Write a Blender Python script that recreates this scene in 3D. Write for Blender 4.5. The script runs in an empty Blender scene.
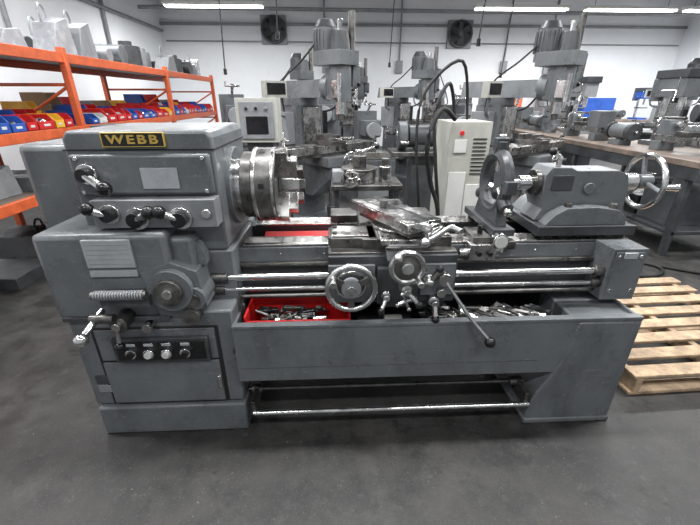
import bpy, bmesh, math, random
from mathutils import Vector, Matrix
random.seed(7)
D=bpy.data; SC=bpy.context.scene
# ---------------------------------------------------------------- materials
def mat(name,col,rough=.5,metal=0.,var=.25,scale=6.,bump=.0,spot=None,spotamt=.0,emit=0.,grime=0.,chip=0.):
    m=D.materials.new(name); m.use_nodes=True
    nt=m.node_tree; N=nt.nodes; L=nt.links
    b=N["Principled BSDF"]
    b.inputs["Roughness"].default_value=rough; b.inputs["Metallic"].default_value=metal
    if emit:
        b.inputs["Emission Color"].default_value=(*col,1); b.inputs["Emission Strength"].default_value=emit
    tc=N.new("ShaderNodeTexCoord")
    n=N.new("ShaderNodeTexNoise"); n.inputs["Scale"].default_value=scale; n.inputs["Detail"].default_value=8; n.inputs["Roughness"].default_value=.65
    L.new(tc.outputs["Object"],n.inputs["Vector"])
    r=N.new("ShaderNodeValToRGB"); r.color_ramp.elements[0].position=.34; r.color_ramp.elements[1].position=.66
    r.color_ramp.elements[0].color=tuple(c*(1-var) for c in col)+(1,)
    r.color_ramp.elements[1].color=tuple(min(1,c*(1+var)) for c in col)+(1,)
    L.new(n.outputs["Fac"],r.inputs["Fac"])
    out=r.outputs["Color"]
    def layer(out,vec,sc,p0,p1,amt,colr,det=6,ro=.75):
        n2=N.new("ShaderNodeTexNoise"); n2.inputs["Scale"].default_value=sc; n2.inputs["Detail"].default_value=det; n2.inputs["Roughness"].default_value=ro
        L.new(vec,n2.inputs["Vector"])
        r2=N.new("ShaderNodeValToRGB"); r2.color_ramp.elements[0].position=p0; r2.color_ramp.elements[1].position=p1
        r2.color_ramp.elements[0].color=(0,0,0,1); r2.color_ramp.elements[1].color=(amt,)*3+(1,)
        L.new(n2.outputs["Fac"],r2.inputs["Fac"])
        mx=N.new("ShaderNodeMix"); mx.data_type='RGBA'
        L.new(r2.outputs["Color"],mx.inputs[0]); L.new(out,mx.inputs[6]); mx.inputs[7].default_value=(*colr,1)
        return mx.outputs[2]
    if spot: out=layer(out,tc.outputs["Object"],scale*5,.57,.64,spotamt,spot)
    if grime:
        mp=N.new("ShaderNodeMapping");mp.inputs["Scale"].default_value=(5,5,2.0);L.new(tc.outputs["Object"],mp.inputs["Vector"])
        out=layer(out,mp.outputs["Vector"],1.0,.48,.70,grime,tuple(c*.4 for c in col),8,.65)
    if chip:
        out=layer(out,tc.outputs["Object"],60,.655,.67,chip,(.36,.36,.35),4,.6)
        mp=N.new("ShaderNodeMapping");mp.inputs["Scale"].default_value=(4,4,40);mp.inputs["Rotation"].default_value=(.0,.35,0);L.new(tc.outputs["Object"],mp.inputs["Vector"])
        out=layer(out,mp.outputs["Vector"],1.6,.65,.67,chip*.6,(.3,.31,.31),5,.6)
    L.new(out,b.inputs["Base Color"])
    rr=N.new("ShaderNodeMapRange"); rr.inputs[1].default_value=.35; rr.inputs[2].default_value=.65
    rr.inputs[3].default_value=max(.03,rough-.12); rr.inputs[4].default_value=min(1,rough+.14)
    L.new(n.outputs["Fac"],rr.inputs[0]); L.new(rr.outputs[0],b.inputs["Roughness"])
    if bump:
        bp=N.new("ShaderNodeBump"); bp.inputs["Strength"].default_value=bump; bp.inputs["Distance"].default_value=.01
        L.new(n.outputs["Fac"],bp.inputs["Height"]); L.new(bp.outputs[0],b.inputs["Normal"])
    return m
GREY=mat("machine_grey",(.140,.150,.158),.34,var=.12,scale=3.5,spot=(.045,.045,.045),spotamt=.28,bump=.05,grime=.6,chip=.3)
GREYD=mat("machine_grey_dark",(.050,.054,.058),.40,var=.3,scale=6,spot=(.01,.01,.01),spotamt=.6,bump=.08,grime=.5,chip=.2)
GREYL=mat("machine_grey_light",(.24,.25,.26),.45,var=.15,scale=6,spot=(.1,.1,.1),spotamt=.4,grime=.4)
BGREY=mat("machine_grey_far",(.088,.096,.103),.42,var=.25,scale=3,spot=(.03,.03,.03),spotamt=.4,grime=.5)
STEEL=mat("bright_steel",(.70,.70,.69),.2,metal=1,var=.2,scale=9,spot=(.14,.13,.12),spotamt=.35)
WAY=mat("ground_way_steel",(.50,.49,.475),.27,metal=1,var=.25,scale=12,spot=(.12,.10,.09),spotamt=.45)
IRON=mat("cast_iron",(.15,.145,.138),.38,metal=.85,var=.45,scale=14,bump=.1,spot=(.02,.018,.016),spotamt=.5)
CHROME=mat("chrome",(.8,.8,.8),.12,metal=1,var=.03)
BLACK=mat("black_plastic",(.010,.010,.011),.28,var=.2)
RUBBER=mat("black_rubber",(.012,.012,.012),.6,var=.3)
ALU=mat("plate_aluminium",(.42,.44,.46),.4,metal=.3,var=.1,scale=20,spot=(.24,.24,.24),spotamt=.4)
WHITE=mat("white_enamel",(.6,.6,.58),.4,var=.06)
BEIGE=mat("beige_enamel",(.42,.42,.38),.45,var=.1,grime=.3)
RED=mat("red_plastic",(.52,.012,.012),.4,var=.15)
BLUE=mat("blue_plastic",(.02,.08,.36),.4,var=.15)
YEL=mat("yellow_plastic",(.75,.42,.03),.4,var=.1)
YLAB=mat("yellow_letter",(.55,.37,.08),.4,metal=.2,var=.1)
ORANGE=mat("rack_orange",(.62,.115,.035),.45,var=.2,scale=10,spot=(.1,.05,.03),spotamt=.4)
WOOD=mat("pallet_wood",(.43,.31,.2),.75,var=.4,scale=9,bump=.2,spot=(.12,.08,.05),spotamt=.6)
BWOOD=mat("bench_wood",(.18,.14,.115),.5,var=.35,scale=7,spot=(.05,.04,.04),spotamt=.6)
CARD=mat("cardboard",(.33,.23,.14),.8,var=.15)
WRAP=mat("plastic_wrap",(.36,.37,.39),.22,var=.22,scale=7,bump=.9)
DARK=mat("dark_recess",(.012,.012,.012),.7,var=.3)
CHIPS=mat("oily_pan",(.035,.032,.03),.35,var=.7,scale=30,bump=.4)
WALL=mat("wall_paint",(.76,.78,.80),.8,var=.04,scale=.7,spot=(.66,.66,.66),spotamt=.3)
CEIL=mat("ceiling_paint",(.5,.5,.5),.85,var=.04,scale=.5)
TUBE=mat("lamp_tube",(1,.99,.96),.5,emit=9.,var=0)
def floor_mat():
    m=D.materials.new("concrete_floor"); m.use_nodes=True; nt=m.node_tree;N=nt.nodes;L=nt.links;b=N["Principled BSDF"]
    tc=N.new("ShaderNodeTexCoord")
    def noise(s,d=8,ro=.6,off=0):
        mp=N.new("ShaderNodeMapping");mp.inputs["Location"].default_value=(off,off*1.7,off);L.new(tc.outputs["Object"],mp.inputs["Vector"])
        n=N.new("ShaderNodeTexNoise");n.inputs["Scale"].default_value=s;n.inputs["Detail"].default_value=d;n.inputs["Roughness"].default_value=ro
        L.new(mp.outputs["Vector"],n.inputs["Vector"]);return n
    def ramp(src,p0,c0,p1,c1):
        r=N.new("ShaderNodeValToRGB");e=r.color_ramp.elements;e[0].position=p0;e[1].position=p1;e[0].color=(*c0,1);e[1].color=(*c1,1)
        L.new(src,r.inputs["Fac"]);return r.outputs["Color"]
    def mix(f,a,b_,mode='MIX'):
        x=N.new("ShaderNodeMix");x.data_type='RGBA';x.blend_type=mode
        L.new(f,x.inputs[0]) if not isinstance(f,float) else setattr(x.inputs[0],'default_value',f)
        L.new(a,x.inputs[6])
        if isinstance(b_,tuple): x.inputs[7].default_value=(*b_,1)
        else: L.new(b_,x.inputs[7])
        return x.outputs[2]
    n1=noise(1.1,9,.7); n2=noise(5,12,.78,3); n3=noise(48,4,.6,7); n4=noise(5,10,.75,11); n5=noise(110,2,.5,5); n6=noise(2.0,12,.8,20); n7=noise(14,10,.8,31)
    c=ramp(n1.outputs["Fac"],.40,(.024,.0238,.0235),.62,(.050,.048,.0455))
    c=mix(.9,c,ramp(n2.outputs["Fac"],.38,(.42,.42,.42),.64,(1.5,1.47,1.43)),'MULTIPLY')
    c=mix(ramp(n6.outputs["Fac"],.54,(0,0,0),.66,(.5,.5,.5)),c,(.080,.077,.072))
    c=mix(ramp(n7.outputs["Fac"],.56,(0,0,0),.64,(.4,.4,.4)),c,(.085,.082,.078))
    c=mix(ramp(n4.outputs["Fac"],.57,(0,0,0),.63,(.75,.75,.75)),c,(.011,.011,.011))
    c=mix(ramp(n5.outputs["Fac"],.62,(0,0,0),.70,(.35,.35,.35)),c,(.12,.115,.11))
    c=mix(ramp(n3.outputs["Fac"],.69,(0,0,0),.71,(.6,.6,.6)),c,(.20,.19,.165))
    L.new(c,b.inputs["Base Color"])
    L.new(ramp(n2.outputs["Fac"],.4,(.42,)*3,.62,(.7,)*3),b.inputs["Roughness"])
    bp=N.new("ShaderNodeBump");bp.inputs["Strength"].default_value=.25;bp.inputs["Distance"].default_value=.01
    L.new(n2.outputs["Fac"],bp.inputs["Height"]);L.new(bp.outputs[0],b.inputs["Normal"])
    return m
FLOOR=floor_mat()
# ---------------------------------------------------------------- builder
def frame(p,q):
    p=Vector(p);q=Vector(q);d=q-p
    return Matrix.Translation((p+q)/2)@d.to_track_quat('Z','Y').to_matrix().to_4x4(),d.length
class B:
    def __init__(s,name,parent=None,bevel=.004,M=None):
        s.name=name;s.parent=parent;s.bevel=bevel;s.bm=bmesh.new();s.mats=[];s.M=M or Matrix()
    def mi(s,m):
        if m not in s.mats:s.mats.append(m)
        return s.mats.index(m)
    def fin(s,verts,m):
        i=s.mi(m)
        fs={f for v in verts for f in v.link_faces}
        for f in fs:f.material_index=i
    def box(s,x0,x1,y0,y1,z0,z1,m,M=None):
        X=Matrix.Translation(((x0+x1)/2,(y0+y1)/2,(z0+z1)/2))@Matrix.Diagonal((abs(x1-x0),abs(y1-y0),abs(z1-z0),1))
        if M:X=M@X
        s.fin(bmesh.ops.create_cube(s.bm,size=1,matrix=s.M@X)['verts'],m);return s
    def cyl(s,p,q,r,m,r2=None,seg=24):
        X,l=frame(p,q)
        s.fin(bmesh.ops.create_cone(s.bm,cap_ends=True,segments=seg,radius1=r,radius2=r if r2 is None else r2,depth=l,matrix=s.M@X)['verts'],m);return s
    def sph(s,c,r,m,sc=(1,1,1),seg=14):
        s.fin(bmesh.ops.create_uvsphere(s.bm,u_segments=seg,v_segments=seg//2+2,radius=r,matrix=s.M@Matrix.Translation(c)@Matrix.Diagonal((*sc,1)))['verts'],m);return s
    def prism(s,pts,ax,a0,a1,m):
        def P(u,v,a): return {'y':(u,a,v),'x':(a,u,v),'z':(u,v,a)}[ax]
        A=[s.bm.verts.new(s.M@Vector(P(u,v,a0))) for u,v in pts]
        C=[s.bm.verts.new(s.M@Vector(P(u,v,a1))) for u,v in pts]
        n=len(pts);fs=[s.bm.faces.new(A),s.bm.faces.new(C[::-1])]
        for i in range(n): fs.append(s.bm.faces.new((A[i],C[i],C[(i+1)%n],A[(i+1)%n])))
        bmesh.ops.recalc_face_normals(s.bm,faces=fs)
        i=s.mi(m)
        for f in fs:f.material_index=i
        return s
    def tor(s,c,ax,R,r,m,n=36,k=10):
        X=s.M@Matrix.Translation(c)@Vector(ax).to_track_quat('Z','Y').to_matrix().to_4x4()
        V=[[s.bm.verts.new(X@Vector(((R+r*math.cos(b))*math.cos(a),(R+r*math.cos(b))*math.sin(a),r*math.sin(b)))) for b in [j*2*math.pi/k for j in range(k)]] for a in [i*2*math.pi/n for i in range(n)]]
        mi=s.mi(m)
        for i in range(n):
            for j in range(k):
                f=s.bm.faces.new((V[i][j],V[(i+1)%n][j],V[(i+1)%n][(j+1)%k],V[i][(j+1)%k]));f.material_index=mi
        return s
    def tube(s,pts,r,m,seg=8,steps=6):
        P=[Vector(p) for p in pts]
        if len(P)>2:
            Q=[P[0]]+P+[P[-1]];R=[]
            for i in range(1,len(Q)-2):
                for k in range(steps):
                    t=k/steps;a,b,c,d=Q[i-1:i+3]
                    R.append(.5*((2*b)+(c-a)*t+(2*a-5*b+4*c-d)*t*t+(3*b-a-3*c+d)*t**3))
            R.append(P[-1]);P=R
        V=[];up=Vector((0.13,.2,1)).normalized()
        for i,p in enumerate(P):
            d=(P[min(i+1,len(P)-1)]-P[max(i-1,0)]).normalized()
            a=d.cross(up).normalized() if abs(d.dot(up))<.99 else d.cross(Vector((1,0,0))).normalized()
            b=d.cross(a)
            V.append([s.bm.verts.new(s.M@(p+r*(a*math.cos(t)+b*math.sin(t)))) for t in [j*2*math.pi/seg for j in range(seg)]])
        mi=s.mi(m)
        for k in range(len(V)-1):
            for i in range(seg):
                f=s.bm.faces.new((V[k][i],V[k][(i+1)%seg],V[k+1][(i+1)%seg],V[k+1][i]));f.material_index=mi
        for e in (V[0][::-1],V[-1]): f=s.bm.faces.new(e);f.material_index=mi
        return s
    def lever(s,p,q,ball=.018,hub=.03,hubm=None,r=.008,out=(0,-1,0),cap=None):
        p=Vector(p);q=Vector(q);o=Vector(out)
        s.cyl(p-o*.03,p+o*.012,hub,hubm or STEEL); s.cyl(p+o*.012,p+o*.04,hub*.68,cap or hubm or STEEL)
        s.cyl(p+o*.025,q+o*.03,r,STEEL,seg=10,r2=r*1.2); s.sph(q+o*.03,ball,BLACK);return s
    def wheel(s,c,ax,R,r,m,hm=None,spokes=3,handle=True):
        c=Vector(c);a=Vector(ax).normalized();u=a.orthogonal().normalized();v=a.cross(u)
        s.tor(c,a,R,r,m);s.cyl(c-a*.03,c+a*.03,R*.27,hm or m)
        for i in range(spokes):
            t=2*math.pi*i/spokes+.5;d=u*math.cos(t)+v*math.sin(t)
            s.cyl(c,c+d*R,r*.9,hm or m,seg=8)
        if handle:
            d=(u*math.cos(2.4)+v*math.sin(2.4))*R
            s.cyl(c+d,c+d+a*.07,.012,m,r2=.016,seg=12)
        return s
    def done(s):
        bm=s.bm
        for f in bm.faces:f.smooth=True
        for e in bm.edges:
            if len(e.link_faces)==2 and e.calc_face_angle(0)>.6:e.smooth=False
        me=D.meshes.new(s.name);bm.to_mesh(me);bm.free()
        for m in s.mats:me.materials.append(m)
        o=D.objects.new(s.name,me);SC.collection.objects.link(o)
        if s.bevel:
            md=o.modifiers.new("bevel",'BEVEL');md.width=s.bevel;md.segments=2;md.limit_method='ANGLE';md.angle_limit=math.radians(50)
        if s.parent:o.parent=s.parent
        return o
def empty(name):
    e=D.objects.new(name,None);e.empty_display_size=.2;SC.collection.objects.link(e);return e

# ---------------------------------------------------------------- room
B("floor",bevel=0).box(-5,11,-3,13,-.1,0,FLOOR).done()
B("wall_back",bevel=0).box(-5,11,13,13.15,0,4.4,WALL).done()
B("wall_left",bevel=0).box(-5.15,-5,-3,13,0,4.4,WALL).done()
B("wall_right",bevel=0).box(11,11.15,-3,13,0,4.4,WALL).done()
B("ceiling",bevel=0).box(-5,11,-3,13,4.4,4.5,CEIL).done()
B("trim_1",bevel=0).box(-5,11,12.92,13,3.45,3.52,GREYL).done()
b=B("conduit_pipe",bevel=0)
for y in (6.2,6.9,9.8): b.tube([(-4.95,y,4.38),(-4.95,y,2.4)],.04,GREYL)
b.tube([(-4.95,3,3.3),(-4.95,12.9,3.3)],.04,GREYL)
for x in (-.2,2.1,5.4,6.8): b.tube([(x,12.95,4.38),(x,12.95,2.5)],.025,GREYL).box(x-.1,x+.1,12.9,12.97,2.2,2.55,GREYL)
b.tube([(-4.9,12.95,3.05),(10.9,12.95,3.0)],.02,GREYL)
b.tube([(-4.9,9.0,3.45),(3,9.0,3.42),(10.9,9.0,3.4)],.03,GREYL).tube([(-4.9,11.5,3.62),(10.9,11.5,3.55)],.05,GREYL)
for x in (-3.5,-.5,2.5,5.5,8.5): b.cyl((x,9.0,3.44),(x,9.0,4.4),.008,GREYL,seg=6)
b.done()
b=B("hanging_power_cord",bevel=0)
for x,y,z in ((-.6,5.0,2.2),(1.8,5.1,2.15),(1.1,7.8,2.1),(3.0,7.2,1.9),(-1.6,6.4,1.9)):
    b.tube([(x,y,4.4),(x+.03,y,3.4),(x-.02,y,z)],.009,RUBBER).cyl((x-.02,y,z-.08),(x-.02,y,z),.025,BLACK)
b.done()
b=B("ceiling_joist",bevel=0)
for y in (1.5,4.5,7.5,10.5): b.box(-5,11,y,y+.15,4.15,4.4,CEIL)
b.done()
def fan(x,z,r):
    b=B("wall_fan",bevel=0)
    b.box(x-r*1.1,x+r*1.1,12.9,12.995,z-r*1.1,z+r*1.1,GREYL)
    b.cyl((x,12.84,z),(x,12.91,z),r,DARK,seg=40);b.tor((x,12.84,z),(0,1,0),r,.035,GREYD)
    for i in range(6):
        t=i*math.pi/3;b.box(-.1,.1,-.01,.01,.03,r*.9,GREYD,M=Matrix.Translation((x,12.82,z))@Matrix.Rotation(t,4,'Y')@Matrix.Rotation(.4,4,'Z'))
    b.cyl((x,12.78,z),(x,12.85,z),.07,GREYD);b.done()
fan(3.9,3.26,.34);fan(-1.7,3.34,.34)
def light_fix(x,y,z,l,power=60,name="ceiling_light"):
    b=B(name,bevel=0)
    w=.11
    b.box(x-l/2,x+l/2,y-w,y+w,z,z+.06,WHITE)
    for dy in(-.06,.06): b.cyl((x-l/2+.03,y+dy,z-.02),(x+l/2-.03,y+dy,z-.02),.016,TUBE,seg=10)
    for s_ in (-1,1): b.cyl((x+s_*l*.4,y,z+.06),(x+s_*l*.4,y,4.4),.008,GREYL,seg=6)
    o=b.done()
    ld=D.lights.new(name+"_lamp",'AREA');ld.shape='RECTANGLE';ld.size=l;ld.size_y=.2;ld.energy=power;ld.color=(.98,.99,1)
    lo=D.objects.new("lamp",ld);SC.collection.objects.link(lo);lo.location=(x,y,z-.06);lo.parent=o
for x in (-3,.2,3.4): light_fix(x,1.9,3.9,2.4,120)
for x in (-3,.4,3.8,7.5): light_fix(x,5.2,3.9,2.4,130)
for x in (-2.6,4.4,7.0,9.4): light_fix(x,10,3.38,2.2,160)
for x in (-1.6,1.8): light_fix(x,-.9,3.9,2.0,55)

# ---------------------------------------------------------------- LATHE
LT=empty("engine_lathe")
b=B("headstock_cabinet",LT,.010)
b.box(-1.14,-.445,1.38,1.98,.17,.67,GREY).box(-1.13,-.44,1.36,1.98,0,.165,GREY)
b.done()
b=B("cabinet_door",LT,.003)
b.box(-1.04,-.53,1.366,1.385,.19,.42,GREY).box(-1.055,-.515,1.375,1.382,.18,.60,DARK).box(-1.04,-.53,1.372,1.385,.43,.59,GREY)
b.box(-.548,-.53,1.355,1.368,.27,.34,STEEL)
b.done()
b=B("switch_panel",LT,.003)
b.box(-.965,-.56,1.35,1.385,.435,.555,GREYD).box(-.95,-.575,1.345,1.352,.448,.543,BLACK)
for x,m in ((-.885,BLACK),(-.81,WHITE),(-.735,WHITE),(-.655,BLACK)):
    b.cyl((x,1.348,.49),(x,1.328,.49),.023,CHROME).cyl((x,1.33,.49),(x,1.316,.49),.015,m).box(x-.02,x+.02,1.343,1.346,.522,.536,ALU)
b.box(-1.10,-1.01,1.372,1.381,.30,.345,GREYD).box(-1.10,-1.01,1.372,1.381,.25,.29,GREYL);b.done()
b=B("gearbox_housing",LT,.022)
b.box(-1.17,-.66,1.38,2.0,.64,1.02,GREY)
b.box(-.80,-.57,1.42,1.62,.66,.99,GREY)
b.done()
b=B("gear_cover",LT,.03)
b.box(-1.42,-1.0,1.78,2.12,.74,1.31,GREY);b.done()
b=B("feed_gearbox",LT,.006)
b.cyl((-.665,1.335,.79),(-.665,1.50,.79),.088,GREY,seg=40).cyl((-.665,1.315,.79),(-.665,1.34,.79),.055,IRON).cyl((-.665,1.305,.79),(-.665,1.32,.79),.02,STEEL)
b.cyl((-.585,1.35,.745),(-.585,1.5,.745),.05,GREY).cyl((-.585,1.34,.745),(-.585,1.36,.745),.028,IRON).cyl((-.60,1.33,.67),(-.60,1.45,.67),.035,IRON)
b.prism([(-.78,.86),(-.66,.90),(-.56,.86),(-.54,.70),(-.60,.645),(-.74,.66)],'y',1.37,1.5,GREY)
b.box(-.975,-.79,1.368,1.383,.885,1.0,ALU).box(-.975,-.79,1.369,1.383,.845,.872,ALU)
for i in range(5): b.box(-.965,-.80,1.3665,1.3685,.90+i*.02,.9015+i*.02,GREYL)
b.box(-.93,-.74,1.31,1.39,.74,.785,GREYD)
b.cyl((-.95,1.305,.795),(-.74,1.305,.795),.016,IRON)
for i in range(18): b.tor((-.935+i*.0105,1.305,.795),(1,0,0),.017,.0035,GREYL,n=20,k=6)
b.cyl((-.95,1.34,.71),(-.97,1.22,.66),.014,STEEL).sph((-.972,1.21,.655),.027,STEEL)
b.cyl((-.97,1.29,.70),(-.88,1.29,.70),.018,IRON)
b.cyl((-.88,1.40,.66),(-.88,1.30,.66),.035,IRON).lever((-.88,1.32,.66),(-.885,1.31,.57),ball=.022,hub=.025)
b.box(-1.14,-.7,1.36,1.40,.645,.66,GREYD)
b.cyl((-.79,1.40,.62),(-.79,1.33,.62),.02,STEEL)
b.prism([(-.66,.99),(-.60,.985),(-.56,.95),(-.54,.90),(-.54,.86),(-.66,.86)],'y',1.44,1.6,GREY)
b.done()
b=B("headstock",LT,.012)
b.prism([(-1.02,.9),(-.46,.9),(-.46,1.36),(-.48,1.388),(-1.0,1.388),(-1.02,1.36)],'y',1.50,2.0,GREY)
b.box(-1.0,-.475,1.472,1.51,1.15,1.305,GREY)
b.done()
B("headstock_lid_seam",LT,0).box(-1.023,-.457,1.496,2.003,1.316,1.321,DARK).done()
b=B("headstock_controls",LT,.004)
b.box(-.935,-.465,1.425,1.51,1.03,1.14,GREYL)
b.box(-.74,-.60,1.466,1.474,1.175,1.255,ALU)
b.lever((-.935,1.465,1.235),(-.855,1.44,1.19),ball=.028,hub=.038,cap=BLACK,r=.014)
b.lever((-.865,1.425,1.09),(-.92,1.41,1.12),ball=.025,hub=.038,cap=BLACK,r=.013)
b.lever((-.765,1.425,1.07),(-.70,1.41,1.105),ball=.026,hub=.044,cap=BLACK,r=.013)
b.lever((-.60,1.425,1.07),(-.66,1.41,1.105),ball=.026,hub=.044,cap=BLACK,r=.013)
b.cyl((-.50,1.425,1.085),(-.50,1.415,1.085),.018,STEEL)
b.box(-.86,-.64,1.486,1.505,1.332,1.380,BLACK)
for z0,z1,x0,x1 in ((1.379,1.382,-.865,-.635),(1.330,1.333,-.865,-.635),(1.330,1.382,-.865,-.862),(1.330,1.382,-.638,-.635)): b.box(x0,x1,1.483,1.5,z0,z1,YLAB)
for x,z in ((-.97,1.29),(-.5,1.29),(-.97,1.165),(-.5,1.165)): b.cyl((x,1.474,z),(x,1.466,z),.008,STEEL,seg=10)
b.done()
tx=D.curves.new("badge_lettering",'FONT');tx.body="WEBB";tx.size=.043;tx.extrude=.002;tx.align_x='CENTER';tx.align_y='CENTER';tx.space_character=1.3;tx.offset=.0012
to=D.objects.new("badge_lettering",tx);to.location=(-.75,1.484,1.356);to.rotation_euler=(math.pi/2,0,0);to.parent=LT;SC.collection.objects.link(to);tx.materials.append(YLAB)
to.scale=(1.4,1,1)
b=B("chuck",LT,.004)
SY,SZ=1.76,1.125
b.cyl((-.47,SY,SZ),(-.44,SY,SZ),.175,GREY,seg=48).cyl((-.45,SY,SZ),(-.405,SY,SZ),.125,STEEL,seg=48)
b.cyl((-.41,SY,SZ),(-.36,SY,SZ),.15,IRON,seg=48).cyl((-.36,SY,SZ),(-.255,SY,SZ),.168,IRON,seg=56).cyl((-.257,SY,SZ),(-.252,SY,SZ),.06,DARK)
b.cyl((-.357,SY,SZ),(-.34,SY,SZ),.1705,WAY,seg=56).cyl((-.275,SY,SZ),(-.262,SY,SZ),.170,WAY,seg=56)
for i in range(3):
    M=Matrix.Translation((0,SY,SZ))@Matrix.Rotation(i*2*math.pi/3+.35,4,'X')
    b.box(-.257,-.205,-.026,.026,.05,.175,WAY,M=M).box(-.21,-.165,-.024,.024,.05,.135,WAY,M=M).box(-.17,-.14,-.022,.022,.05,.09,IRON,M=M)
    b.cyl(M@Vector((-.20,0,.155)),M@Vector((-.19,0,.155)),.012,DARK,seg=10)
    for dx in (0,1.05):
        M2=Matrix.Translation((0,SY,SZ))@Matrix.Rotation(i*2*math.pi/3+.35+dx,4,'X')
        b.box(-.325,-.30,-.012,.012,.155,.1695,DARK,M=M2)
b.done()
b=B("bed",LT,.005)
X0,X1=-.66,1.40
b.box(X0,X1,1.60,1.71,.60,.875,GREYD).box(X0,X1,1.90,2.0,.60,.875,GREYD)
b.box(X0,X1,1.592,1.60,.80,.872,GREY)
b.box(X0,X1,1.575,1.60,.785,.803,IRON)
b.prism([(1.60,.875),(1.60,.885),(1.625,.885),(1.645,.905),(1.665,.885),(1.71,.885),(1.71,.875)],'x',-.42,X1,WAY)
b.prism([(1.90,.875),(1.90,.885),(1.93,.885),(1.95,.905),(1.97,.885),(2.0,.885),(2.0,.875)],'x',-.42,X1,WAY)
for i in range(8): b.box(-.3+i*.24,-.26+i*.24,1.70,1.91,.62,.84,GREYD)
b.box(X1-.04,X1,1.6,2.0,.6,.875,GREY).box(X0,X1,1.7,1.91,.60,.63,CHIPS)
for i in range(9): b.cyl((-.45+i*.2,1.593,.84),(-.45+i*.2,1.588,.84),.006,STEEL,seg=8)
b.done()
b=B("shop_rag",None,.004)
b.prism([(1.73,.8405),(1.76,.862),(1.80,.850),(1.84,.866),(1.87,.8405)],'x',-.36,-.03,RED);b.done()
b=B("feed_rods",LT,.002)
b.cyl((-.58,1.51,.765),(1.28,1.51,.765),.017,STEEL,seg=16).cyl((-.58,1.51,.705),(1.28,1.51,.705),.013,STEEL,seg=16).cyl((-.58,1.53,.655),(1.28,1.53,.655),.010,IRON,seg=12)
b.box(1.24,1.40,1.47,1.60,.63,.885,GREY).box(1.255,1.385,1.466,1.471,.645,.87,GREY)
for z in (.85,.68): b.cyl((1.27,1.467,z),(1.27,1.46,z),.01,STEEL,seg=8).cyl((1.37,1.467,z),(1.37,1.46,z),.01,STEEL,seg=8)
b.box(1.29,1.35,1.46,1.467,.84,.87,ALU)
b.cyl((1.2,1.51,.765),(1.25,1.51,.765),.028,IRON).cyl((1.2,1.51,.705),(1.25,1.51,.705),.024,IRON)
b.cyl((-.56,1.51,.765),(-.48,1.51,.765),.028,IRON).cyl((-.56,1.51,.705),(-.50,1.51,.705),.024,IRON)
b.done()
b=B("chip_pan",LT,.005)
b.box(-.445,1.365,1.345,1.36,.315,.605,GREY).box(-.445,1.365,1.34,1.375,.598,.612,GREY)
b.box(-.445,1.0,1.36,2.02,.315,.335,GREYD).box(-.46,1.36,1.36,2.05,.46,.475,CHIPS)
b.box(-.445,1.36,2.03,2.05,.46,.64,GREY).box(1.35,1.365,1.36,2.05,.46,.605,GREY).box(-.45,-.435,1.36,2.05,.4,.605,GREY)
b.box(-.43,.93,1.3435,1.346,.385,.388,GREYD)
b.done()
b=B("tailstock_pedestal",LT,.008)
b.prism([(.935,0),(1.365,0),(1.365,.59),(1.075,.59),(1.065,.48),(1.045,.38),(1.01,.29),(.965,.20),(.94,.12)],'y',1.340,1.98,GREY)
b.box(.93,1.37,1.333,1.98,0,.03,GREY);b.box(1.15,1.38,1.6,1.98,.45,.62,GREYD)
b.done()
B("bed_foot",LT,.01).box(-1.05,-.44,1.5,2.0,.5,.9,GREY).box(1.05,1.38,1.62,1.98,.47,.64,GREYD).box(-.44,-.2,1.62,1.98,.475,.61,GREYD).done()
b=B("foot_brake",LT,.002)
b.cyl((-.44,1.44,.185),(.95,1.44,.185),.010,IRON,seg=12).cyl((-.40,1.33,.135),(.93,1.33,.135),.013,STEEL,seg=14)
for x in (-.395,.915): b.box(x-.010,x+.010,1.33,1.46,.12,.20,IRON)
b.cyl((-.42,1.44,.185),(-.37,1.44,.185),.022,IRON).cyl((.87,1.44,.185),(.93,1.44,.185),.022,IRON)
b.done()
# carriage
b=B("saddle",LT,.005)
b.box(-.02,.52,1.52,1.68,.89,.94,IRON).box(-.02,.52,1.90,2.04,.89,.93,IRON).box(.12,.42,1.5,2.05,.89,.94,IRON)
b.box(-.015,.15,1.53,1.67,.94,.948,WAY).box(.40,.515,1.53,1.67,.94,.948,WAY)
for x in (.0,.5): b.cyl((x,1.56,.94),(x,1.56,.955),.012,BLACK,seg=10).cyl((x,1.64,.94),(x,1.64,.955),.012,BLACK,seg=10)
b.box(-.03,.0,1.56,1.70,.87,.93,IRON).box(.5,.53,1.56,1.70,.87,.93,IRON)
b.done()
b=B("apron",LT,.007)
b.box(-.03,.53,1.44,1.58,.66,.885,GREYD).box(-.03,.17,1.425,1.45,.67,.85,GREY).box(.18,.36,1.41,1.45,.67,.84,GREYD).box(.37,.52,1.425,1.45,.70,.85,GREY).box(-.03,.53,1.46,1.56,.845,.895,IRON)
b.box(.005,.10,1.455,1.461,.86,.885,ALU)
b.box(.40,.50,1.47,1.56,.62,.67,GREYD).box(.20,.34,1.46,1.56,.62,.67,IRON)
b.done()
b=B("apron_controls",LT,.003)
c=(.065,1.36,.775)
b.tor(c,(0,1,0),.099,.013,STEEL,n=48,k=12).cyl((c[0],1.45,c[2]),(c[0],1.35,c[2]),.042,GREYL,seg=32).cyl((c[0],1.35,c[2]),(c[0],1.335,c[2]),.02,STEEL)
b.cyl((c[0],1.40,c[2]),(c[0],1.385,c[2]),.066,STEEL,seg=32).cyl((c[0],1.386,c[2]),(c[0],1.382,c[2]),.058,GREYD,seg=32)
for i in range(3):
    t=i*2*math.pi/3+math.pi/6
    b.box(.03,.096,-.006,.006,-.014,.014,IRON,M=Matrix.Translation(c)@Matrix.Rotation(-t,4,'Y'))
b.cyl((c[0]-.075,1.355,c[2]+.055),(c[0]-.075,1.28,c[2]+.055),.011,STEEL,r2=.015,seg=14)
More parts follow.
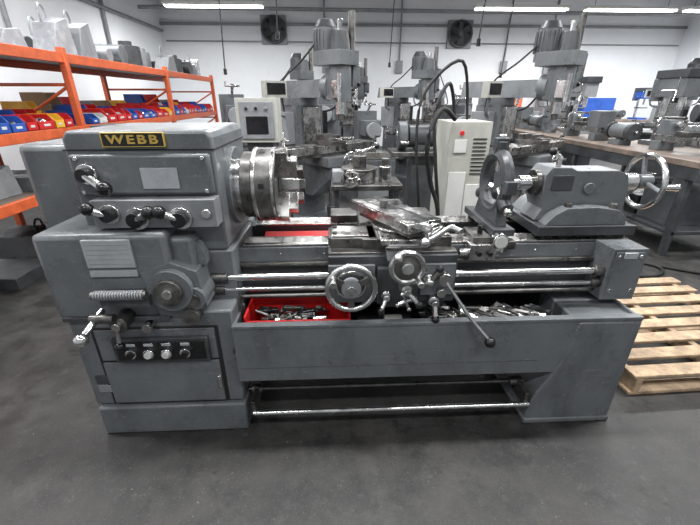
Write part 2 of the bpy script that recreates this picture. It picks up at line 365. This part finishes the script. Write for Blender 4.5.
b.cyl((.285,1.5,.885),(.285,1.40,.885),.038,GREYL,seg=28).cyl((.285,1.40,.885),(.285,1.355,.885),.045,STEEL,seg=36)
b.tor((.285,1.32,.885),(0,1,0),.064,.012,STEEL).cyl((.285,1.36,.885),(.285,1.30,.885),.024,STEEL)
b.cyl((.285,1.33,.885),(.285,1.322,.885),.060,IRON,seg=32)
b.cyl((.325,1.32,.84),(.33,1.25,.838),.010,STEEL,r2=.013).sph((.245,1.31,.93),.018,STEEL)
b.cyl((.30,1.43,.76),(.30,1.39,.76),.032,IRON)
b.lever((.305,1.40,.745),(.35,1.37,.70),ball=.017,hub=.022,r=.009)
b.lever((.215,1.40,.72),(.19,1.37,.675),ball=.016,hub=.02,r=.009)
b.cyl((.39,1.43,.80),(.39,1.37,.80),.026,STEEL).sph((.39,1.355,.80),.02,STEEL)
b.lever((.39,1.38,.80),(.42,1.36,.87),ball=.016,hub=.018,r=.009)
b.lever((.33,1.40,.80),(.36,1.38,.86),ball=.014,hub=.018,r=.008)
b.cyl((.46,1.43,.80),(.46,1.40,.80),.024,IRON).cyl((.46,1.43,.72),(.46,1.395,.72),.02,STEEL)
b.lever((.43,1.41,.68),(.43,1.38,.62),ball=.018,hub=.024,r=.010)
for i in range(4):
    t=i*math.pi/2+.4;q=(.30+.04*math.cos(t),1.37,.70+.04*math.sin(t));b.cyl((.30,1.375,.70),q,.007,STEEL,seg=8).sph(q,.011,STEEL)
b.tube([(.47,1.40,.79),(.50,1.37,.74),(.58,1.33,.63),(.655,1.30,.545)],.009,STEEL,seg=10);b.sph((.663,1.295,.532),.024,BLACK)
b.cyl((.47,1.44,.79),(.47,1.385,.79),.03,STEEL)
b.done()
b=B("cross_slide",LT,.004)
b.box(.19,.38,1.42,2.10,.94,.965,WAY).box(.21,.36,1.40,1.60,.925,.94,IRON).box(.18,.192,1.45,2.0,.937,.96,IRON)
b.box(.22,.35,1.41,1.52,.87,.945,GREYL)
b.done()
M=Matrix.Translation((.275,1.60,-.03))@Matrix.Rotation(math.radians(-62),4,'Z')
b=B("compound_slide",LT,.004,M=M)
b.cyl((0,0,.99),(0,0,1.01),.10,IRON,seg=40).cyl((0,0,1.0),(0,0,1.006),.102,STEEL,seg=40).box(-.19,.19,-.072,.072,1.008,1.03,IRON)
b.box(-.25,.20,-.088,.088,1.03,1.07,STEEL)
b.box(-.245,.195,.030,.042,1.068,1.0715,DARK).box(-.245,.195,-.088,-.05,1.07,1.078,WAY)
b.cyl((.20,0,1.04),(.27,0,1.04),.026,STEEL).cyl((.245,0,1.04),(.265,0,1.04),.04,STEEL,seg=30)
b.cyl((.28,-.06,1.02),(.28,.06,1.06),.010,STEEL).sph((.28,-.065,1.018),.02,STEEL).cyl((.28,.06,1.06),(.34,.06,1.06),.012,STEEL)
b.cyl((-.08,-.01,1.07),(-.08,-.01,1.10),.02,IRON)
b.done()
b=B("carriage_stop",LT,.003)
b.box(.60,.72,1.50,1.62,.83,.905,WAY).box(.62,.70,1.53,1.68,.905,.93,IRON)
b.cyl((.56,1.53,.86),(.62,1.53,.86),.018,STEEL).cyl((.72,1.53,.87),(.76,1.53,.87),.014,STEEL)
b.cyl((.735,1.50,.915),(.735,1.535,.915),.036,CHROME,seg=28).cyl((.735,1.498,.915),(.735,1.502,.915),.029,WHITE,seg=28)
b.box(.74,.83,1.55,1.60,.86,.90,IRON).cyl((.665,1.58,.93),(.665,1.58,.97),.012,BLACK)
b.cyl((.64,1.50,.865),(.64,1.485,.865),.012,BLACK,seg=12).cyl((.69,1.50,.865),(.69,1.485,.865),.012,BLACK,seg=12)
b.done()
b=B("tailstock",LT,.010)
b.box(.95,1.42,1.60,2.02,.905,.95,GREYD)
b.prism([(.97,.955),(1.0,1.01),(.985,1.05),(.985,1.17),(1.01,1.205),(1.10,1.205),(1.13,1.19),(1.33,1.19),(1.38,1.17),(1.40,1.10),(1.40,1.02),(1.42,.955)],'y',1.69,1.84,GREY)
b.prism([(.99,.95),(1.38,.95),(1.37,.99),(1.33,1.02),(1.22,1.035),(1.08,1.03),(1.03,1.0)],'y',1.62,1.98,GREY)
b.cyl((.985,1.76,1.125),(.96,1.76,1.125),.06,IRON,seg=32).cyl((.97,1.76,1.125),(.89,1.76,1.125),.034,STEEL).cyl((.89,1.76,1.125),(.83,1.76,1.125),.02,STEEL,r2=.002)
b.cyl((1.20,1.695,1.11),(1.20,1.675,1.11),.026,GREY).cyl((1.05,1.72,1.20),(1.05,1.72,1.25),.012,STEEL).cyl((1.05,1.71,1.245),(.98,1.66,1.28),.009,STEEL).sph((.975,1.657,1.283),.018,BLACK)
b.cyl((1.32,1.65,1.0),(1.32,1.65,1.045),.018,IRON,seg=6).cyl((1.10,1.65,1.0),(1.10,1.65,1.05),.018,IRON,seg=6)
b.cyl((1.40,1.76,1.125),(1.47,1.76,1.125),.04,STEEL).cyl((1.45,1.76,1.125),(1.52,1.76,1.125),.02,STEEL)
b.box(1.02,1.12,1.684,1.69,1.10,1.17,GREYD)
b.done()
B("tailstock_handwheel",LT,.002).wheel((1.52,1.76,1.125),(1,0,0),.125,.012,STEEL,GREY,3).done()
b=B("steady_rest",LT,.004)
b.box(.74,.84,1.60,2.02,.905,.94,GREYD)
b.prism([(1.64,.94),(1.94,.94),(1.90,1.03),(1.68,1.03)],'x',.765,.815,GREYD)
b.tor((.79,1.78,1.125),(1,0,0),.13,.03,GREYD,n=40,k=8)
for t in (90,210,330):
    a=math.radians(t);d=Vector((0,math.cos(a),math.sin(a)));c=Vector((.79,1.78,1.125))
    b.cyl(c+d*.05,c+d*.17,.014,STEEL).cyl(c+d*.12,c+d*.19,.03,GREYD).cyl(c+d*.19,c+d*.22,.018,STEEL)
b.box(.765,.815,1.60,1.66,1.10,1.16,GREYD).box(.76,.82,1.76,1.80,1.27,1.33,GREYD)
b.done()
# pan contents
b=B("red_parts_bin",None,.004)
z0=.477
b.box(-.40,.06,1.40,1.58,z0,z0+.01,RED).box(-.40,.06,1.395,1.405,z0,z0+.125,RED).box(-.40,.06,1.575,1.585,z0,z0+.15,RED).box(-.405,-.395,1.395,1.585,z0,z0+.15,RED).box(.055,.065,1.395,1.585,z0,z0+.15,RED)
for i in range(150):
    x=random.uniform(-.34,-.06);y=random.uniform(1.42,1.55);z=z0+.03+random.uniform(0,.10);a=random.uniform(0,3.14);l=random.uniform(.03,.08)
    d=Vector((math.cos(a),math.sin(a)*.4,random.uniform(-.3,.3)))*l
    b.cyl(Vector((x,y,z))-d*.5,Vector((x,y,z))+d*.5,random.uniform(.006,.015),random.choice([IRON,IRON,GREYD,IRON,BLACK,BLACK,STEEL]),seg=random.choice([4,6,12]))
b.done()
b=B("cutting_tool_pile",None,.002)
for i in range(170):
    x=random.uniform(.42,1.0);y=random.uniform(1.41,1.54);z=.50+random.uniform(0,.08);a=random.gauss(-.9,.35);l=random.uniform(.06,.16)
    d=Vector((math.cos(a)*.8,math.sin(a)*.6,random.uniform(-.12,.12)))*l
    c=Vector((x,y,z))
    if (c-d/2).y<1.40 or (c+d/2).y<1.40: continue
    b.cyl(c-d/2,c+d/2,random.uniform(.007,.017),random.choice([IRON,STEEL,GREYD,IRON,WAY]),seg=random.choice([4,6,12]))
b.box(.10,.36,1.42,1.56,.478,.53,GREYD).cyl((.22,1.44,.56),(.30,1.44,.56),.03,BEIGE)
b.done()

# ---------------------------------------------------------------- milling machines
def mill(x,y,rot,name="milling_machine",sc=1.0,G=None,dro=True):
    G=G or BGREY
    M=Matrix.Translation((x,y,0))@Matrix.Rotation(math.radians(rot),4,'Z')@Matrix.Scale(sc,4)
    b=B(name,None,.008,M=M)
    b.box(-.32,.32,-.75,.38,0,.13,G)
    b.prism([(-.05,.13),(.36,.13),(.30,.6),(.26,1.42),(-.05,1.42)],'x',-.19,.19,G)
    b.box(-.12,.12,-.10,-.04,.4,1.40,WAY)
    b.prism([(-.62,.80),(-.10,.80),(-.10,.42),(-.25,.42),(-.58,.66)],'x',-.16,.16,G)
    b.cyl((0,-.42,.12),(0,-.42,.6),.035,STEEL).cyl((0,-.42,.1),(0,-.42,.3),.06,GREYD)
    b.box(-.2,.2,-.62,-.18,.80,.90,G)
    b.box(-.62,.62,-.52,-.27,.94,1.02,WAY).box(-.60,.60,-.50,-.29,.90,.94,IRON)
    for yy in (-.47,-.40,-.33): b.box(-.61,.61,yy-.008,yy+.008,1.018,1.0215,DARK)
    for s_ in (-1,1):
        b.box(s_*.62,s_*.68,-.46,-.33,.92,1.01,G).cyl((s_*.68,-.395,.96),(s_*.76,-.395,.96),.035,STEEL)
        b.cyl((s_*.75,-.395,.86),(s_*.75,-.395,1.06),.012,STEEL).cyl((s_*.75,-.395,1.05),(s_*.83,-.395,1.05),.013,BLACK)
    b.wheel((.05,-.70,.86),(0,-1,0),.09,.012,STEEL,STEEL,3)
    b.box(-.11,.11,-.56,-.26,1.022,1.06,IRON).box(-.10,.10,-.34,-.28,1.06,1.12,IRON).box(-.10,.10,-.48,-.43,1.06,1.12,IRON).cyl((0,-.48,1.08),(0,-.62,1.08),.014,STEEL)
    b.cyl((0,.12,1.42),(0,.12,1.50),.21,G,seg=36)
    b.prism([(-.13,1.50),(.13,1.50),(.10,1.68),(-.10,1.68)],'y',-.42,.55,G)
    b.cyl((0,-.50,1.60),(0,-.40,1.60),.13,G,seg=32)
    b.box(-.10,.10,-.66,-.48,1.48,1.78,G).cyl((0,-.60,1.46),(0,-.60,1.80),.115,G,seg=32)
    b.cyl((0,-.60,1.34),(0,-.60,1.47),.055,STEEL).cyl((0,-.60,1.28),(0,-.60,1.36),.035,IRON)
    b.prism([(-.13,-.74),(.13,-.74),(.16,-.60),(.16,-.36),(-.16,-.36),(-.16,-.60)],'z',1.80,1.93,G)
    b.cyl((0,-.60,1.93),(0,-.60,2.10),.105,GREYD,r2=.085).cyl((0,-.60,2.10),(0,-.60,2.20),.03,STEEL)
    b.cyl((0,-.38,1.85),(0,-.38,2.15),.115,G,seg=28).cyl((0,-.38,2.15),(0,-.38,2.22),.12,GREYD,r2=.08,seg=28)
    for i in range(20):
        a=i*math.pi/10;b.box(.11,.134,-.005,.005,1.93,2.13,G,M=Matrix.Translation((0,-.38,0))@Matrix.Rotation(a,4,'Z'))
    b.box(.10,.20,-.44,-.32,1.98,2.10,GREYD).cyl((.14,-.62,1.9),(.14,-.62,2.28),.035,IRON).box(.10,.2,-.69,-.55,1.6,1.8,G)
    for i in range(3):
        t=i*2.1+.4;d=Vector((0,math.cos(t),math.sin(t)))*.13;c=Vector((.17,-.60,1.55))
        b.cyl(c,c+d,.008,STEEL,seg=8).sph(c+d,.02,BLACK)
    b.cyl((.1,-.60,1.55),(.18,-.60,1.55),.035,IRON)
    b.box(-.14,-.10,-.70,-.62,1.50,1.66,STEEL).cyl((-.13,-.73,1.4),(-.13,-.73,1.72),.02,STEEL)
    b.box(-.30,-.19,.0,.24,1.0,1.35,GREYL).box(.19,.29,-.02,.16,1.1,1.34,BLACK)
    b.tube([(-.25,.1,1.35),(-.32,.0,1.65),(-.2,-.2,1.85),(-.12,-.34,2.0)],.010,RUBBER)
    b.tube([(.24,.1,1.34),(.35,-.1,1.4),(.30,-.3,1.7),(.18,-.38,2.0)],.012,RUBBER)
    if dro: b.tube([(-.19,.1,1.3),(-.45,-.05,1.35),(-.5,-.1,1.5)],.018,GREYL).box(-.63,-.37,-.16,-.08,1.5,1.66,BEIGE).box(-.61,-.39,-.165,-.158,1.53,1.64,BLACK)
    return b
mill(-.30,4.72,40,G=GREY).done()
mill(2.05,4.70,36,G=GREY).done()
mill(1.30,7.5,35).done()
mill(-.8,7.9,30,dro=False).done()
mill(2.5,9.8,-30).done()
mill(.35,9.6,25,dro=False).done()

b=B("electrical_cabinet",None,.008)
b.box(.93,1.22,3.05,3.35,0,.10,GREYD).box(.91,1.24,3.0,3.4,.10,1.33,BEIGE)
for i in range(10): b.box(1.10,1.21,2.994,3.0,1.20-i*.03,1.21-i*.03,DARK)
b.box(.95,1.05,2.99,3.0,1.1,1.2,WHITE).box(.93,1.07,2.992,3.0,.2,.95,WHITE)
b.box(1.08,1.22,2.992,3.0,.2,.85,WHITE).cyl((1.0,2.99,1.25),(1.0,2.975,1.25),.018,RED)
b.done()
b=B("power_cable",None,0)
b.tube([(.93,2.97,1.35),(.80,2.9,1.42),(.70,2.85,1.2),(.76,2.9,.9),(.85,2.9,.6),(.8,2.9,.014)],.018,RUBBER)
b.tube([(1.0,3.2,1.34),(.9,3.1,1.6),(.78,3.0,1.4),(.80,2.95,1.05),(.88,2.95,.5),(.9,2.95,.014)],.014,RUBBER)
b.tube([(1.1,3.2,1.34),(.98,3.1,1.75),(.72,3.1,1.55),(.66,3.05,1.2),(.72,2.98,.5),(.7,2.95,.014)],.012,RUBBER)
b.tube([(2.4,3.9,.016),(2.8,3.4,.016),(3.1,3.1,.016),(2.9,2.9,.016),(2.6,2.95,.016)],.016,RUBBER)
b.tube([(2.9,4.4,.016),(3.2,3.7,.016),(3.0,3.3,.016),(3.5,2.9,.016),(4.2,3.0,.016)],.014,RUBBER)
b.done()
def grinder(x,y,rot,s=1.,G=None):
    G=G or BGREY
    M=Matrix.Translation((x,y,0))@Matrix.Rotation(math.radians(rot),4,'Z')@Matrix.Scale(s,4)
    b=B("surface_grinder",None,.01,M=M)
    b.box(-.4,.4,-.35,.35,0,.75,G).box(-.3,.3,-.36,-.35,.1,.65,GREYL)
    b.box(-.75,.75,-.25,.05,.78,.88,WAY).box(-.5,.5,-.3,.1,.75,.78,GREYD)
    b.prism([(.08,.75),(.40,.75),(.34,1.55),(.12,1.55)],'x',-.18,.18,G)
    b.box(-.14,.14,-.25,.12,1.15,1.40,G).cyl((0,-.32,1.25),(0,-.22,1.25),.13,GREYL).cyl((0,.3,1.3),(0,.55,1.3),.12,GREYD)
    b.wheel((-.25,-.42,.6),(0,-1,0),.12,.012,STEEL,GREY,4);b.wheel((0,-.05,1.66),(0,0,1),.10,.012,STEEL,GREY,4)
    b.cyl((0,.15,1.5),(0,-.05,1.66),.02,STEEL).cyl((-.25,-.35,.6),(-.25,-.42,.6),.02,STEEL)
    return b
grinder(-1.5,6.2,20).done();grinder(2.6,7.9,-10).done()
grinder(.55,5.95,12,.85).done();grinder(-.1,6.9,-8).done();grinder(2.0,6.3,5,.9,GREYD).done()
b=B("pedestal_grinder",None,.008)
x,y=.98,4.25
b.cyl((x,y,0),(x,y,.06),.25,GREYD,seg=32).prism([(x-.16,.06),(x+.16,.06),(x+.11,.92),(x-.11,.92)],'y',y-.12,y+.12,GREYD)
b.box(x-.35,x+.35,y-.2,y+.2,.92,.97,IRON).cyl((x-.16,y,1.12),(x+.16,y,1.12),.12,GREYD).box(x-.08,x+.08,y-.08,y+.08,.97,1.05,GREYD)
for s_ in (-1,1): b.cyl((x+s_*.18,y,1.12),(x+s_*.27,y,1.12),.15,BGREY).cyl((x+s_*.27,y,1.12),(x+s_*.285,y,1.12),.05,STEEL).box(x+s_*.18,x+s_*.27,y-.22,y-.15,1.05,1.08,STEEL)
b.done()
b=B("tool_stand",None,.006)
b.box(-.02,.52,2.75,3.10,.86,.90,IRON)
for xx in (0,.46):
    for yy in (2.77,3.04): b.box(xx,xx+.04,yy,yy+.04,0,.86,GREYD)
b.box(0,.5,2.78,3.07,.3,.33,GREYD)
b.cyl((.2,2.92,.90),(.2,2.92,.99),.13,WAY,seg=36).cyl((.2,2.92,.99),(.2,2.92,1.01),.14,IRON,seg=36).wheel((.12,2.74,.95),(0,-1,0),.06,.008,STEEL)
b.box(.15,.25,2.87,2.97,1.01,1.10,IRON).cyl((.2,2.92,1.10),(.2,2.92,1.14),.035,STEEL).cyl((.2,2.92,1.12),(.32,2.86,1.17),.010,STEEL).sph((.325,2.857,1.172),.022,BLACK)
b.cyl((.40,2.9,.9),(.40,2.9,1.02),.05,STEEL).cyl((.40,2.9,1.02),(.40,2.9,1.08),.03,IRON)
b.box(-.01,.08,2.85,2.98,.9,.99,GREYL)
b.done()
def small_lathe(x,y,rot):
    M=Matrix.Translation((x,y,0))@Matrix.Rotation(math.radians(rot),4,'Z')
    b=B("engine_lathe",None,.01,M=M);G=BGREY
    b.box(-.9,-.35,-.22,.22,0,.72,G).box(.5,.85,-.2,.2,0,.72,G).box(-.9,.9,-.25,.25,.68,.72,G)
    b.box(-.5,.9,-.13,-.06,.72,.9,WAY).box(-.5,.9,.06,.13,.72,.9,WAY).box(-.95,-.45,-.2,.2,.72,1.25,G)
    b.cyl((-.45,0,1.08),(-.36,0,1.08),.12,IRON).box(.0,.28,-.2,.2,.9,.96,IRON).box(.02,.26,-.27,-.19,.68,.9,GREYD)
    b.box(.08,.2,-.15,.1,.96,1.03,STEEL).box(.6,.82,-.12,.12,.9,1.0,G).cyl((.58,0,1.08),(.85,0,1.08),.06,G).box(.65,.8,-.06,.06,1.0,1.08,G)
    b.wheel((.9,0,1.08),(1,0,0),.09,.01,STEEL,STEEL,3);b.wheel((.08,-.3,.8),(0,-1,0),.08,.01,STEEL,STEEL,3)
    b.cyl((-.45,-.18,.8),(.9,-.18,.8),.012,STEEL)
    for i in range(3): b.cyl((-.85+i*.15,-.2,1.1),(-.85+i*.15,-.24,1.1),.03,BLACK)
    return b
small_lathe(-1.44,4.2,3).done()
b=B("control_pedestal",None,.008)
b.box(-.78,-.48,3.35,3.6,0,.06,GREYD).box(-.74,-.52,3.38,3.58,.06,1.15,BGREY).box(-.80,-.46,3.33,3.6,1.15,1.50,BEIGE).box(-.77,-.49,3.32,3.33,1.18,1.47,GREYL)
for i in range(3): b.cyl((-.71+i*.08,3.325,1.42),(-.71+i*.08,3.305,1.42),.012,[BLACK,BLACK,GREYL][i])
b.box(-.72,-.54,3.315,3.322,1.22,1.36,BLACK);b.done()

# ---------------------------------------------------------------- right workbench and its items
b=B("workbench",None,.006)
b.box(3.35,4.25,3.3,9.0,.90,.96,BWOOD).box(3.36,3.40,3.3,9.0,.78,.90,GREYD).box(3.4,4.2,3.4,8.9,.22,.26,GREYD)
for y in (3.4,5.2,7.0,8.85):
    for x in (3.38,4.18): b.box(x,x+.06,y,y+.06,0,.9,GREYD)
y=3.6
while y<8.4:
    w=random.uniform(.3,.6);b.box(3.5,4.1,y,y+w*.9,.26,.26+random.uniform(.2,.5),random.choice([GREYD,CARD,BGREY,GREYL,BLACK]));y+=w
b.done()
def drill(x,y,z,m=GREYL):
    b=B("drill_press",None,.004)
    b.box(x-.14,x+.14,y-.2,y+.2,z,z+.05,m).cyl((x,y+.12,z+.05),(x,y+.12,z+.8),.035,STEEL).box(x-.12,x+.12,y-.14,y+.08,z+.3,z+.33,IRON)
    b.box(x-.1,x+.1,y-.2,y+.2,z+.55,z+.75,m).box(x-.12,x+.12,y-.22,y+.24,z+.75,z+.84,GREYD).cyl((x,y-.1,z+.4),(x,y-.1,z+.55),.03,STEEL)
    b.cyl((x,y+.27,z+.5),(x,y+.27,z+.75),.08,GREY)
    for i in range(3): b.cyl((x-.1,y-.1,z+.62),(x-.16,y-.1+.14*math.cos(i*2.1),z+.62+.14*math.sin(i*2.1)),.007,STEEL,seg=8)
    b.done()
def vise(x,y,z,a=0,m=GREY):
    M=Matrix.Translation((x,y,z))@Matrix.Rotation(a,4,'Z')
    b=B("bench_vise",None,.005,M=M)
    b.cyl((0,0,0),(0,0,.05),.1,m).box(-.07,.07,-.12,.12,.05,.14,m).box(-.09,.09,.03,.10,.14,.22,m).box(-.09,.09,-.10,-.04,.12,.22,m).cyl((0,-.1,.09),(0,-.28,.09),.018,STEEL).cyl((-.09,-.27,.09),(.09,-.27,.09),.008,STEEL);b.done()
def bgrinder(x,y,z,m=GREY):
    b=B("bench_grinder",None,.005)
    b.box(x-.08,x+.08,y-.1,y+.1,z,z+.06,m).cyl((x,y-.13,z+.16),(x,y+.13,z+.16),.09,m)
    for s_ in(-1,1): b.cyl((x,y+s_*.15,z+.16),(x,y+s_*.21,z+.16),.1,GREYD)
    b.cyl((x,y-.25,z+.16),(x,y+.25,z+.16),.015,STEEL).box(x-.03,x+.03,y-.04,y+.04,z+.05,z+.1,m);b.done()
def bench_lathe(x,y,z,a=90):
    M=Matrix.Translation((x,y,z))@Matrix.Rotation(math.radians(a),4,'Z')
    b=B("bench_lathe",None,.005,M=M)
    b.box(-.45,-.3,-.1,.1,0,.1,GREY).box(.3,.42,-.1,.1,0,.1,GREY).box(-.45,.45,-.08,-.03,.1,.17,WAY).box(-.45,.45,.03,.08,.1,.17,WAY)
    b.box(-.47,-.22,-.11,.11,.17,.38,GREY).cyl((-.22,0,.28),(-.15,0,.28),.07,IRON).box(-.05,.1,-.13,.13,.17,.22,IRON).box(-.01,.06,-.08,.08,.22,.28,STEEL)
    b.prism([(.25,.17),(.42,.17),(.40,.32),(.27,.32)],'y',-.07,.07,GREY).cyl((.2,0,.28),(.44,0,.28),.03,STEEL).wheel((.46,0,.28),(1,0,0),.055,.008,STEEL);b.done()
Z=.96
bench_lathe(3.72,3.85,Z);bgrinder(3.62,4.75,Z);bench_lathe(3.7,5.6,Z,85);vise(3.65,6.45,Z,.3);bgrinder(3.7,7.0,Z);bench_lathe(3.7,7.9,Z)
drill(4.08,4.65,Z,GREY);drill(4.05,6.4,Z);drill(4.05,7.1,Z,GREY);drill(4.0,8.65,Z);vise(4.0,3.5,Z)
b=B("tool_cart",None,.006)
b.box(5.6,6.4,6.6,7.1,.08,.9,GREYD).box(5.55,6.45,6.55,7.15,.9,.94,GREYD)
for i in range(5): b.box(5.64,6.36,6.59,6.6,.14+i*.15,.26+i*.15,GREY).box(5.8,6.2,6.57,6.59,.23+i*.15,.24+i*.15,STEEL)
for x in (5.7,6.3):
    for y in (6.7,7.0): b.cyl((x-.02,y,.04),(x+.02,y,.04),.04,BLACK)
b.done()
b=B("workbench",None,.006)
b.box(4.2,10.2,10.9,11.7,.86,.92,BWOOD)
for x in (4.25,7.2,10.1):
    for y in (10.95,11.6): b.box(x,x+.06,y,y+.06,0,.86,GREYD)
b.done()
for i in range(9):
    x=4.6+i*.62
    if i%3==0: bgrinder(x,11.3,.92)
    elif i%3==1: drill(x,11.3,.92,[GREY,GREYL,BLUE][i//3])
    else: vise(x,11.3,.92)
mill(5.0,8.6,-20).done();mill(7.4,8.4,-20).done()
grinder(5.6,5.2,70).done()
def cabinet(x0,x1,z,m):
    b=B("storage_cabinet",None,.01);c=(x0+x1)/2
    b.box(x0,x1,12.3,12.85,0,z,m).box(x0+.03,c-.01,12.28,12.3,.08,z-.05,m).box(c+.01,x1-.03,12.28,12.3,.08,z-.05,m).box(c-.06,c-.03,12.26,12.28,.9,1.1,STEEL);b.done()
cabinet(7.9,8.9,1.5,BLUE);cabinet(6.6,7.5,1.8,GREYL);cabinet(5.4,5.9,1.5,ORANGE)
# ---------------------------------------------------------------- pallet
M=Matrix.Translation((2.20,2.08,0))@Matrix.Rotation(math.radians(2),4,'Z')
b=B("wooden_pallet",None,.004,M=M)
for x in (-.6,-.02,.56): b.box(x,x+.04,-.56,.56,.02,.11,WOOD)
for i in range(8):
    j=random.uniform(-.015,.015);b.box(-.63+j,.63+j,-.56+i*.147,-.47+i*.147,.11,.13,WOOD)
for y in (-.56,-.05,.47): b.box(-.62,.62,y,y+.09,0,.02,WOOD)
b.done()
# ---------------------------------------------------------------- pallet rack on the left
b=B("pallet_rack",None,.004)
XR0,XR1=-2.5,-3.5
ys=[1.5,4.05,6.4,8.75]
for y in ys:
    for x in (XR0-.06,XR1): b.box(x,x+.06,y,y+.06,0,1.93,ORANGE)
    for z in (.1,.6,1.1,1.6): b.box(XR1+.06,XR0-.06,y+.02,y+.04,z,z+.03,ORANGE)
    for z in (.1,.6,1.1): b.tube([(XR1+.06,y+.04,z),(XR0-.06,y+.04,z+.5)],.015,ORANGE,seg=6)
for z in (.66,1.16,1.80):
    for x in (XR0-.055,XR1+.01): b.box(x,x+.045,ys[0]+.06,ys[-1],z,z+.085,ORANGE)
    b.box(XR1+.05,XR0-.05,ys[0]+.06,ys[-1],z+.07,z+.085,GREYL if z>1.2 else BWOOD)
b.done()
b=B("storage_bins",None,.003)
cols=[RED,BLUE,WHITE,RED,RED,RED,BLUE,RED,BLUE,BLUE,RED,RED,YEL,RED,BLUE]
def bin_(x,y,z,w,h,d,m):
    t=.006
    for yy in (y,y+w-t): b.prism([(x,z),(x+.0,z+h*.55),(x-.05,z+h),(x-d,z+h),(x-d,z)],'y',yy,yy+t,m)
    b.box(x-d,x,y,y+w,z,z+t,m).box(x-t,x,y,y+w,z,z+h*.55,m).box(x-d,x-d+t,y,y+w,z,z+h,m)
    b.box(x-.002,x+.002,y+w*.3,y+w*.7,z+h*.2,z+h*.36,WHITE)
    for i in range(3): b.sph((x-random.uniform(.05,d*.6),y+w*random.uniform(.3,.7),z+h*.4),w*.22,random.choice([IRON,BLACK,GREYL,STEEL]),seg=8)
y=1.65;k=0
while y<8.6:
    w=random.choice([.12,.15,.2]);h=random.choice([.10,.12,.14])
    m=cols[k%len(cols)];k+=1
    if not any(abs(y+w/2-yy-.03)<w/2+.05 for yy in ys):
        bin_(-2.51,y,1.247,w,h,.27,m)
        if k%4!=1: bin_(-2.80,y,1.247,w,h*1.3,.25,cols[(k*2)%len(cols)])
        if k%2: bin_(-3.08,y,1.247,w,h*2.2,.3,random.choice([CARD,BLUE,RED,YEL,WRAP]))
    y+=w+.012
b.done()
def clutter(z,x0,x1,hmax,step,mats,seed):
    random.seed(seed);y=1.65
    while y<8.6:
        w=random.uniform(*step);h=random.uniform(.07,hmax);m=random.choice(mats)
        if not any(yy-.03<y+w and y<yy+.09 for yy in ys):
            r=random.random();yc=y+w/2
            if r<.25: b.box(x0,x1-random.uniform(0,.25),y,y+w*.92,z,z+h*.6,m)
            elif r<.45: b.cyl((x0,yc,z+w*.3),(x1-.05,yc,z+w*.3),w*.3,m)
            elif r<.65: b.cyl((x1-.2,yc,z),(x1-.2,yc,z+h),w*.42,m);b.cyl((x1-.2,yc,z+h),(x1-.2,yc,z+h+.06),w*.2,m)
            else:
                b.prism([(y,z),(y+w*.95,z),(y+w*.8,z+h),(y+w*.3,z+h*.8)],'x',x0+.1,x1-.1,m);b.tor((x1-.25,yc,z+h),(1,.3,0),w*.25,.012,m,n=18,k=6)
        y+=w+.02
b=B("shelf_stock",None,.012)
clutter(1.886,-3.0,-2.58,.38,(.22,.45),[WRAP,GREYL,GREY,WRAP,GREYD,GREY],3)
clutter(1.886,-3.42,-3.05,.6,(.25,.5),[WRAP,GREYL,WRAP,GREYD],14)
clutter(.746,-3.35,-2.58,.3,(.15,.35),[BLACK,GREYL,CARD,GREY,STEEL,GREYD],5)
clutter(.0,-3.35,-2.65,.35,(.25,.5),[BLACK,GREYD,GREY,GREYD],9)
b.done()
random.seed(21)
b=B("chip_drum",None,.004)
b.cyl((-1.75,3.1,0),(-1.75,3.1,.72),.25,GREYD,seg=32)
for z in (.24,.48,.71): b.tor((-1.75,3.1,z),(0,0,1),.252,.012,GREYD)
b.done()
# ---------------------------------------------------------------- world, camera
w=D.worlds.new("World");SC.world=w;w.use_nodes=True
w.node_tree.nodes["Background"].inputs[0].default_value=(.9,.95,1,1);w.node_tree.nodes["Background"].inputs[1].default_value=.45
cam=D.cameras.new("camera");co=D.objects.new("camera",cam);SC.collection.objects.link(co)
co.location=(0,0,1.5);co.rotation_euler=(math.radians(66),0,math.radians(-2.5));cam.sensor_width=36;cam.lens=19.03;cam.clip_start=.05
SC.camera=co
SC.view_settings.view_transform='Standard';SC.view_settings.exposure=0.08
